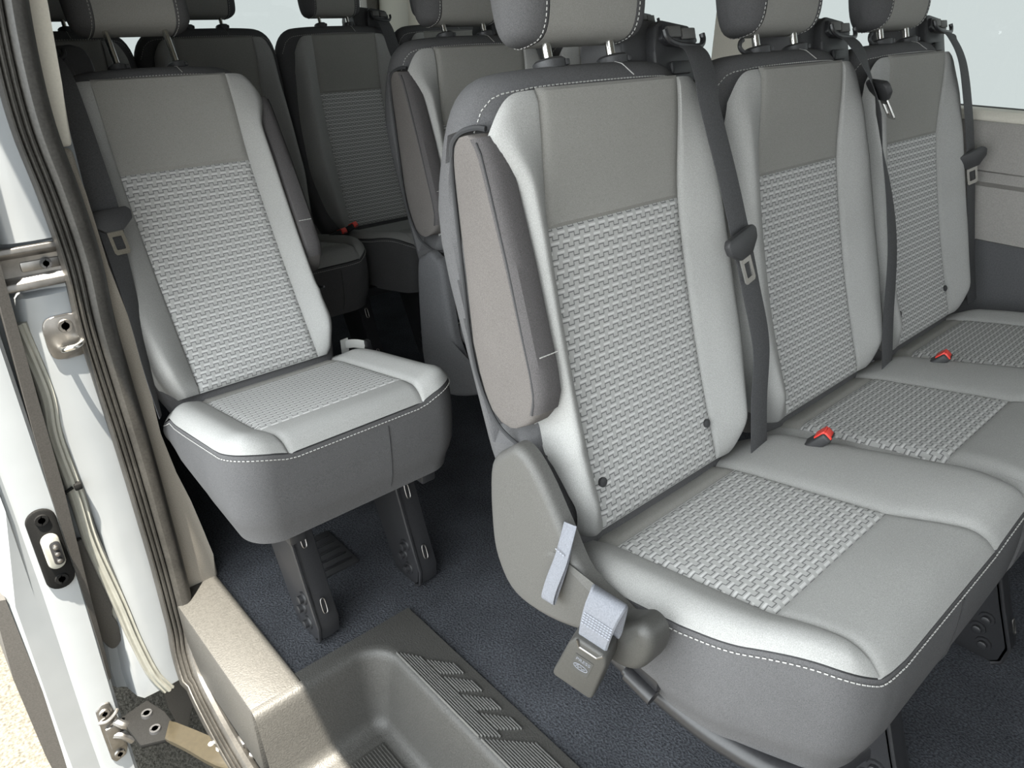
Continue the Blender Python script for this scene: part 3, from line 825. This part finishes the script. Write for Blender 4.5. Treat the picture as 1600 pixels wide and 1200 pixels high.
bm = puff(KN, -.266, -.232, .014); obj('recline_handle', bm, front, 'mid_plastic')['label'] = 'rounded grey plastic recline handle'
# grey loop strap hanging out of the cover
bm = bmesh.new()
ribbon(bm, [(-.234, -.040, .512), (-.243, -.043, .495), (-.250, -.041, .465), (-.256, -.034, .43), (-.258, -.030, .405), (-.253, -.029, .400), (-.249, -.033, .425), (-.245, -.040, .465), (-.240, -.040, .49)], .020, .0028, (0, 1, -.15))
stitches(bm, [(-.2515, -.047, .479), (-.2515, -.035, .481)], .004, .0028, .0009, 1)
obj('loop_strap', bm, front, ['belt_grey', 'thread_grey'])['label'] = 'light grey loop strap'
bm = bmesh.new(); tube(bm, bez([(-.165, .05, .315), (-.178, -.06, .305), (-.185, -.15, .300), (-.180, -.25, .292), (-.150, -.33, .285), (-.06, -.355, .280)], 6), .016, 10)
obj('side_rail', bm, front, 'black_metal')
bm = bmesh.new(); tube(bm, [(-.213, -.128, .325), (-.213, -.168, .316)], .0105, 14); tube(bm, [(-.213, -.123, .326), (-.213, -.128, .325)], .007, 12); box(bm, (-.205, -.145, .345), (.012, .05, .045), .003)
obj('latch_roller', bm, front, 'black_metal')

single = tag(empty('single_seat', (-.262, .743, 0)), 'single reclined grey seat beside the door opening, second row', 'seat')
build_seat(single, 0, (False, True), .90, 1.0, .177, tower=-1, wc=.98, yf=-.335, hup=.045, cdx=.014)
add_legs(single, (-.083, .142), -.265); add_frame(single, -.13, .17)

mid = tag(empty('bench_seat', (.427, .769, 0)), 'two-seat grey bench behind the front bench, dark armrest folded up at its aisle end', 'seat')
for i, dx in enumerate((0, .45)): build_seat(mid, dx, (i == 0, False), tower=1, cl=(.210, .155)[i], cr=(.285, .21)[i])
add_legs(mid, (-.10, .40), -.376); add_frame(mid, -.16, .62)
obj('side_cover', puff([(y*1.0, z-.02 if z > .5 else z-.13) for y, z in SC], -.235, -.212, .012), mid, 'wall_dark')

rear = tag(empty('bench_seat', (.165, 1.64, 0)), 'dark four-seat rear bench in front of the back windows', 'seat')
for i, dx in enumerate((-.41, 0, .415, .835)):
    build_seat(rear, dx, (False, False), .86, 1.045, -.046, tower=1 if i > 1 else None, wc=.93, dz=-.033, ws=1.0)
add_legs(rear, (-.02, .165, .388, .80), -.30); add_frame(rear, -.55, .98, -.033)

# ------------------------------------------------------------------ seat belts and buckles
def pb(o, u, t, n, dr=0.):
    r = REC+dr; return Vector((o[0]+u, o[1]+t*math.sin(r)-n*math.cos(r), .44+t*math.cos(r)+n*math.sin(r)))
def seat_belt(label, pts, wd, tongue=None, width=.045, group=None, twist=False, name='seat_belt'):
    t = tag(empty(name, tuple(pts[-1])), label, 'seat belt', group or 'black three-point belts on the seats'); o = pts[-1]
    L = [p-o for p in pts]
    bm = bmesh.new(); ribbon(bm, L, width, .0016, wd); obj('webbing', bm, t, 'belt')
    if tongue:
        p, ax, across, nrm = tongue; p = p-o; ax = ax.normalized(); across = (across-ax*across.dot(ax)).normalized(); nrm = across.cross(ax)
        if nrm.y > 0: nrm = -nrm
        R = lambda x, y, z: p+across*x+ax*y+nrm*z
        bm = bmesh.new(); pr = [(-.036, -.006), (-.034, .008), (-.014, .024), (.014, .024), (.034, .008), (.036, -.006), (.030, -.013), (-.030, -.013)]
        prism(bm, [R(x, y, .001) for x, y in pr], nrm*.011, .003, seg=2); tg = obj('tongue_grip', bm, t, 'black')
        bm = bmesh.new(); out = [(-.0125, .020), (-.0125, .058), (-.010, .062), (.010, .062), (.0125, .058), (.0125, .020)]; inn = [(-.007, .032), (-.007, .052), (-.006, .054), (.006, .054), (.007, .052), (.007, .032)]
        for z in (.004, .0065):
            pass
        n = len(out); A = [[bm.verts.new(R(x, y, z)) for x, y in q] for z in (.0045, .007) for q in (out, inn)]
        for i in range(n):
            j = (i+1) % n
            for q in ((A[0][i], A[0][j], A[1][j], A[1][i]), (A[2][i], A[2][j], A[3][j], A[3][i]), (A[0][i], A[0][j], A[2][j], A[2][i]), (A[1][i], A[1][j], A[3][j], A[3][i])): bm.faces.new(q)
        obj('tongue_plate', bm, tg, 'chrome', False)
    return t
X = Vector((1, 0, 0))
o1, o2, o3, o4 = (0, 0), (.465, 0), (.905, 0), (-.262, .743)
P1 = [pb(o1, u, t, n) for u, t, n in ((.195, .592, .010), (.184, .572, .032), (.165, .535, .052), (.154, .50, .060), (.164, .40, .066), (.176, .315, .066), (.190, .240, .062), (.207, .149, .055), (.205, .06, .040), (.202, -.02, .03))]
seat_belt('black seat belt with silver tongue hanging over the nearest seat backrest edge', P1, X, (P1[5]+Vector((-.016, -.004, 0)), P1[6]-P1[4]+Vector((.01, 0, 0)), X, None))
P2 = [pb(o2, u, t, n) for u, t, n in ((.192, .592, .010), (.182, .572, .030), (.172, .538, .048), (.184, .49, .056), (.188, .44, .058), (.190, .38, .058), (.195, .30, .060), (.197, .2, .056), (.194, .08, .040), (.190, -.02, .03))]
seat_belt('black seat belt twisted on edge beside the middle front seat headrest', P2, [(1, 0, 0), (1, 0, 0), (.9, .35, 0), (.75, .55, 0), (.85, .35, 0), (1, .1, 0), (1, .0, 0), (1, 0, 0)], (P2[3]+Vector((-.004, -.004, 0)), P2[4]-P2[2]+Vector((.03, 0, 0)), Vector((.6, .75, 0)), None))
P3 = [pb(o3, u, t, n) for u, t, n in ((.190, .592, .010), (.176, .572, .030), (.172, .52, .048), (.196, .43, .045), (.224, .33, .035), (.242, .25, .025), (.262, .16, .012), (.280, .06, .0), (.290, -.02, -.005))]
seat_belt('black seat belt falling beside the far window, silver end at its foot', P3, [(1, .1, 0), (1, 0, 0), (1, 0, 0), (1, -.1, 0)], (P3[4]+Vector((-.014, -.003, -.006)), P3[5]-P3[3]+Vector((.012, 0, 0)), Vector((1, -.6, 0)), None), width=.045)
d4 = .177
P4 = [pb(o4, u, t, n, d4) for u, t, n in ((-.172, .600, .010), (-.170, .582, .035), (-.168, .54, .055), (-.170, .46, .062), (-.173, .38, .064), (-.176, .305, .064), (-.180, .25, .058), (-.184, .16, .045), (-.192, .06, .025), (-.196, -.03, .01))]
seat_belt('dark seat belt with silver tongue at the outer edge of the single seat', P4, [(1, .2, 0), (1, .2, 0), (1, .2, 0), (1, .1, 0), (.8, .6, 0), (.5, .8, 0), (.3, .9, 0)], (P4[5]+Vector((0, -.003, 0)), P4[6]-P4[4]+Vector((.012, 0, 0)), X, None))
dR = -.046
for k, (cx, lab) in enumerate(((.58, 'dark seat belt on the rear bench, running down behind the armrest bench'), (1.0, 'dark seat belt on the rear bench seat closest to the far windows'))):
    oo = (cx, 1.64); PR = [pb(oo, u, t*1.045, n, dR)+Vector((0, 0, -.033)) for u, t, n in ((.165, .59, .008), (.165, .575, .022), (.17, .54, .03), (.178, .45, .035), (.185, .34, .042), (.19, .2, .045), (.19, .05, .03))]
    seat_belt(lab, PR, X)
oM = (.427, .769)
for dx, lab in ((0, 'dark seat belt of the second row bench, behind the nearest headrest'),):
    oo = (oM[0]+dx, oM[1]); PR = [pb(oo, u, t, n) for u, t, n in ((.192, .588, .008), (.192, .575, .022), (.2, .5, .036), (.215, .38, .044), (.228, .25, .05), (.232, .05, .025))]
    seat_belt(lab, PR, X)
def red_buckle(loc, tilt, lab, rz=0., group=None):
    t = tag(empty('belt_buckle', loc), lab, 'belt buckle', group or 'red button belt buckles between seat cushions'); t.rotation_euler = (tilt, 0, rz)
    bm = bmesh.new(); box(bm, (0, .0, .0), (.030, .058, .018), .005, seg=3); obj('housing', bm, t, 'black')
    bm = bmesh.new(); box(bm, (0, -.0285, .001), (.022, .006, .014), .002); box(bm, (0, -.020, .009), (.022, .020, .004), .0015); obj('release_button', bm, t, 'red')
    bm = bmesh.new(); box(bm, (0, -.0318, -.004), (.016, .002, .002)); obj('slot', bm, t, 'black_metal')
    return t
red_buckle((.250, -.098, .452), math.radians(-50), 'red button belt buckle between the nearest and middle front seats', .25)
red_buckle((.703, -.100, .447), math.radians(-48), 'red button belt buckle between the middle and far front seats', .2)
red_buckle((.345, 1.50, .425), math.radians(-25), 'left of two red belt buckles on the dark rear bench', .3)
red_buckle((.392, 1.515, .430), math.radians(-30), 'right of two red belt buckles on the dark rear bench', .5)
# black elastic sleeve strip lying in the gap by the nearest buckle
# hanging buckle of the nearest seat
t = tag(empty('belt_buckle', (-.262, -.09, .44)), 'grey webbed belt buckle hanging down from the front bench end', 'belt buckle'); o = Vector((-.262, -.09, .44))
def V(*a): return Vector(a)-o
bm = bmesh.new(); ribbon(bm, [V(-.272, -.128, .440), V(-.273, -.134, .470), V(-.278, -.141, .497), V(-.288, -.147, .503), V(-.296, -.146, .488), V(-.297, -.141, .462), V(-.295, -.136, .434)], [.048, .034], .005, (.30, -.90, -.28))
for k in range(5):
    w = Vector((.30, -.90, -.28)).normalized(); c = V(-.3000, -.146+.0008*k, .480-.004*k)
    stitches(bm, [c-w*.016, c+w*.016], .0035, .0026, .0009, 1)
obj('webbing', bm, t, ['belt_grey', 'thread_grey'])
ax = Vector((.0, .29, -.95)).normalized(); ac = Vector((.30, -.90, -.28)); ac = (ac-ax*ac.dot(ax)).normalized(); nn = ac.cross(ax).normalized()
if nn.x > 0: nn = -nn
def Bp(x, y, z): return V(-.293, -.138, .443)+ac*x+ax*y+nn*z
bm = bmesh.new(); prism(bm, [Bp(x, y, -.020) for x, y in ((-.019, .0), (.019, .0), (.0235, .014), (.0265, .080), (.024, .085), (-.024, .085), (-.0265, .080), (-.0235, .014))], nn*.032, .004, seg=3)
bk = obj('housing', bm, t, 'mid_plastic')
bm = bmesh.new(); tube(bm, [Bp(-.016, .0, .0122), Bp(-.011, .009, .0125), Bp(.011, .009, .0125), Bp(.016, .0, .0122)], .0016, 6); obj('slot_rim', bm, bk, 'steel')
bm = bmesh.new(); prism(bm, [Bp(x, y, .0122) for x, y in ((-.011, .022), (.011, .022), (.011, .050), (-.011, .050))], nn*.0004); mk = obj('pressed_mark', bm, bk, 'label', False)
# pressed marks: a word over an oval badge
MR = Matrix((ac, -ax, nn)).transposed().to_4x4()
if MR.determinant() < 0: MR = Matrix((-ac, -ax, nn)).transposed().to_4x4()
cu = bpy.data.curves.new('lettering', 'FONT'); cu.body = 'PRESS'; cu.size = .0072; cu.align_x = 'CENTER'; cu.extrude = .0002
to = bpy.data.objects.new('lettering', cu); C.objects.link(to); MR.translation = Bp(0, .031, .0128); to.matrix_world = MR
dg = bpy.context.evaluated_depsgraph_get(); me = bpy.data.meshes.new_from_object(to.evaluated_get(dg)); me.transform(MR); bpy.data.objects.remove(to)
me.materials.clear(); me.materials.append(M['belt_grey']); lo = bpy.data.objects.new('lettering', me); C.objects.link(lo); lo.parent = bk
bm = bmesh.new(); el = [Bp(.0085*math.cos(2*PI*i/24), .040+.0042*math.sin(2*PI*i/24), .0128) for i in range(24)]; tube(bm, el, .0006, 5, closed=True)
tube(bm, bez([Bp(-.006, .0415, .0128), Bp(-.0035, .038, .0128), (Bp(-.0025, .042, .0128)), Bp(.0, .0385, .0128), Bp(.002, .0415, .0128), Bp(.006, .039, .0128)], 5), .0005, 4)
obj('oval_badge', bm, bk, 'belt_grey')
# strap and clip behind the single seat
t = tag(empty('strap', (-.04, .80, .38)), 'short white strap with a black clip behind the single seat cushion', 'strap')
bm = bmesh.new(); ribbon(bm, [(-.012, .03, -.09), (-.006, .01, -.02), (-.01, .0, .04)], .018, .002, (1, 0, 0)); ribbon(bm, [(-.008, .0, .028), (.012, -.008, .026), (.03, -.015, .02)], .018, .002, (0, .3, 1)); obj('webbing', bm, t, 'pale')
bm = bmesh.new(); box(bm, (.034, -.02, .018), (.010, .016, .028), .003); tube(bm, [(.036, -.02, .01), (.05, -.03, -.02), (.062, -.04, -.045)], .006, 8); obj('clip', bm, t, 'black_metal')
# ------------------------------------------------------------------ open sliding door, latch and roller arm outside the pillar
bm = bmesh.new()
sec = [(-.640, .77), (-.6405, .748), (-.646, .742), (-.690, .742), (-.700, .748), (-.712, .746), (-.742, .742), (-.752, .748), (-.757, .765), (-.760, 1.2), (-.762, 2.0), (-.66, 2.0), (-.642, 1.2)]
zs = [1.5, 1.0, .64, .5, .33, .15, .05, -.05, -.2, -.33, -.40]
rings = []
for z in zs:
    sx = -.012*sstep(.3, -.35, z); out = .032*sstep(.20, .33, z)
    rings.append([(x+sx+(out if i in (6, 7, 8) else 0)+(.006*sstep(.1, .2, z)*0), y, z) for i, (x, y) in enumerate(sec)])
loft(bm, rings)
door = struct(obj('door_1', bm, None, 'white'))
bm = bmesh.new()     # rubber strip on the inner edge
rings = []
for z in (1.5, .66, .5, .34, .23, .1, 0, -.09):
    x0 = interp(z, [(-.09, -.652), (.03, -.647), (.118, -.647), (.35, -.645), (.5, -.638), (.66, -.630), (1.5, -.60)]); x1 = x0+interp(z, [(-.09, .006), (0, .007), (.1, .010), (.23, .016), (.34, .021), (.5, .018), (.66, .015)])
    rings.append([(x0, .738, z), (x1, .742, z), (x1, .758, z), (x0, .758, z)])
loft(bm, rings); obj('edge_strip', bm, door, 'rubber_grey')
bm = bmesh.new()
loft(bm, [[(-.752, .744, z), (x, .752, z), (x, 1.9, z), (-.752, 1.9, z)] for z, x in ((.17, -.770), (.0, -.784), (-.2, -.784), (-.42, -.775))]); obj('lower_cladding', bm, door, 'rubber_grey')
# contact plate with pins
def oval(cx, cz, rx, rz_, n=24, lean=0.):
    # stadium shape
    L = []; h = max(0, rz_-rx)
    for i in range(n):
        a = 2*PI*(i+.5)/n; L.append((cx+rx*math.cos(a), cz+math.copysign(h, math.sin(a))+rx*math.sin(a)))
    return L
bm = bmesh.new(); prism(bm, [(x, .744, z) for x, z in oval(-.670, .233, .0225, .082)], (0, -.008, 0), .003); cp = obj('contact_plate', bm, door, 'deep_black')
for z in (.296, .172):
    bm = bmesh.new(); tube(bm, [(-.669, .737, z), (-.669, .7335, z), (-.669, .7335, z), (-.669, .7352, z)], [.011, .010, .0055, .005], 14); obj('screw', bm, cp, 'deep_black')
bm = bmesh.new(); prism(bm, [(x, .737, z) for x, z in oval(-.668, .234, .0135, .034)], (0, -.012, 0), .003); obj('pin_housing', bm, cp, 'sealer')
bm = bmesh.new(); prism(bm, [(x, .7255, z) for x, z in oval(-.664, .232, .008, .024)], (0, -.002, 0), .0008); obj('pin_socket', bm, cp, 'black_metal')
for z in (.246, .233, .219):
    bm = bmesh.new(); tube(bm, [(-.664, .724, z), (-.664, .718, z), (-.664, .7165, z)], [.0042, .0042, .002], 10); obj('contact_pin', bm, cp, 'steel')
# lower latch
bm = bmesh.new(); prism(bm, [(x, .744, z) for x, z in ((-.689, -.150), (-.676, -.138), (-.662, -.142), (-.660, -.175), (-.655, -.20), (-.656, -.27), (-.664, -.290), (-.684, -.296), (-.690, -.284), (-.690, -.20))], (0, -.006, 0), .003); lt = obj('latch_plate', bm, door, 'steel')
for x, z in ((-.676, -.160), (-.674, -.277)):
    bm = bmesh.new(); tube(bm, [(x, .738, z), (x, .7345, z), (x, .7345, z), (x, .7365, z)], [.0105, .009, .005, .004], 14); obj('screw', bm, lt, 'steel')
bm = bmesh.new(); tube(bm, bez([(-.690, .738, -.178), (-.676, .731, -.176), (-.660, .730, -.166), (-.654, .735, -.164)], 5), .0035, 8)
tube(bm, bez([(-.664, .736, -.19), (-.655, .724, -.196), (-.645, .722, -.206)], 5), .008, 8); tube(bm, bez([(-.674, .737, -.222), (-.66, .726, -.226), (-.648, .722, -.245)], 5), .0075, 8); box(bm, (-.672, .735, -.225), (.026, .01, .06), .004)
obj('latch_claw', bm, lt, 'steel')
# striker, rail and clip on the jamb
t = tag(empty('door_striker', (-.555, .762, .585)), 'chrome striker loop bolted to the white door pillar', 'striker')
bm = bmesh.new(); prism(bm, [(x, .0, z) for x, z in [(.030*math.copysign(abs(math.cos(a))**.5, math.cos(a)), .036*math.copysign(abs(math.sin(a))**.5, math.sin(a))) for a in [2*PI*(q+.5)/32 for q in range(32)]]], (0, -.005, 0), .002); obj('base_plate', bm, t, 'steel')
bm = bmesh.new(); tube(bm, bez([(-.012, 0, -.018), (-.012, -.016, -.016), (-.006, -.026, -.012), (.010, -.026, -.010), (.020, -.014, -.006), (.020, 0, -.004)], 6), .0048, 10); obj('loop', bm, t, 'chrome')
bm = bmesh.new(); tube(bm, [(.002, -.004, .018), (.002, -.007, .018), (.002, -.007, .018), (.002, -.0055, .018)], [.0115, .010, .006, .004], 16); obj('bolt', bm, t, 'steel')
t = tag(empty('door_rail', (-.60, .765, .705)), 'grooved metal slide rail with a screw across the white pillar', 'rail')
bm = bmesh.new()
prism(bm, [(.085, y, z) for y, z in ((.0, .030), (-.008, .030), (-.010, .022), (-.004, .016), (.003, .010), (.003, -.012), (-.004, -.018), (-.012, -.022), (-.014, -.032), (-.006, -.036), (.0, -.036))], (-.16, 0, 0), .0015); obj('channel', bm, t, 'steel')
bm = bmesh.new(); box(bm, (.040, .0, -.002), (.055, .006, .016), .003); obj('end_stop', bm, t, 'steel')
bm = bmesh.new(); tube(bm, [(.046, -.002, -.001), (.046, -.006, -.001), (.046, -.006, -.001), (.046, -.0045, -.001)], [.0085, .008, .0045, .003], 14); obj('screw', bm, t, 'black')
t = tag(empty('wiring_clip', (-.606, .76, .322)), 'small black plastic wiring clip on the pillar gutter', 'clip')
bm = bmesh.new(); box(bm, (.004, 0, 0), (.012, .016, .012), .002); obj('clip_body', bm, t, 'deep_black')
bm = bmesh.new(); tube(bm, [(-.004, -.002, .0), (-.016, -.004, -.003)], .0028, 8); tube(bm, [(-.016, -.004, -.003), (-.018, -.004, -.0035)], .0045, 8); obj('clip_pin', bm, t, 'deep_black')
for nm, pts, lab in (('grommet_plate', [(-.620, .61), (-.607, .60), (-.598, .56), (-.598, .51), (-.610, .475), (-.628, .49), (-.628, .58)], 'grey plastic plug let into the pillar beside the striker'),
                     ('mud_flap', [(-.628, .205), (-.604, .192), (-.595, .15), (-.592, .10), (-.600, .055), (-.612, .03), (-.606, -.005), (-.608, -.045), (-.628, -.055), (-.64, .0), (-.64, .15)], 'dark plastic flap hanging under the pillar gutter')):
    bm = bmesh.new(); prism(bm, [(x, .775, z) for x, z in bez2(pts, 3)], (0, .012, 0), .003); tag(obj(nm, bm, None, 'rubber_grey'), lab, 'flap' if nm == 'mud_flap' else 'plug')
bm = bmesh.new(); prism(bm, [(x, .80, z) for x, z in ((-.565, -.19), (-.52, -.20), (-.51, -.32), (-.545, -.40), (-.56, -.30))], (0, .01, 0), .003); tag(obj('splash_guard', bm, None, 'rubber_grey'), 'dark splash guard under the white pillar foot', 'guard')
# roller arm under the step
t = tag(empty('roller_arm', (-.60, .68, -.2)), 'olive metal roller arm with white paint spots reaching under the sill', 'arm')
A = Vector((-.60, .68, -.2))
bm = bmesh.new(); prism(bm, [Vector(p)-A for p in ((-.655, .745, -.208), (-.60, .752, -.205), (-.583, .70, -.205), (-.580, .665, -.205), (-.602, .632, -.205), (-.645, .655, -.208))], (0, 0, .010), .003); obj('end_bracket', bm, t, 'deep_black')
for x, y in ((-.612, .715), (-.612, .668)):
    bm = bmesh.new(); tube(bm, [Vector((x, y, -.196))-A, Vector((x, y, -.190))-A, Vector((x, y, -.190))-A, Vector((x, y, -.193))-A], [.011, .010, .006, .004], 14); obj('bolt', bm, t, 'black')
top = [(-.584, .672), (-.555, .615), (-.53, .565), (-.505, .53), (-.485, .51)]; bot = [(-.606, .636), (-.585, .588), (-.565, .535), (-.545, .497), (-.51, .47)]
bm = bmesh.new(); prism(bm, [Vector((x, y, -.203))-A for x, y in [(p.x, p.y) for p in bez([(a, b, 0) for a, b in top], 4)]+[(p.x, p.y) for p in bez([(a, b, 0) for a, b in bot[::-1]], 4)]], (0, 0, .010), .0025); am = obj('arm', bm, t, 'gold')
for x, y, r in ((-.545, .565, .005), (-.533, .545, .010), (-.527, .518, .006), (-.507, .518, .005), (-.505, .50, .0045)):
    bm = bmesh.new(); tube(bm, [Vector((x, y, -.1932))-A, Vector((x, y, -.1925))-A], r, 14); obj('paint_spot', bm, am, 'pale')
bm = bmesh.new(); tube(bm, [Vector((-.492, .505, -.20))-A, Vector((-.492, .505, -.17))-A], .012, 12); box(bm, Vector((-.497, .515, -.178))-A, (.02, .025, .02), .003); tube(bm, [Vector((-.50, .49, -.19))-A, Vector((-.478, .475, -.19))-A], .011, 12); obj('roller', bm, t, 'steel')
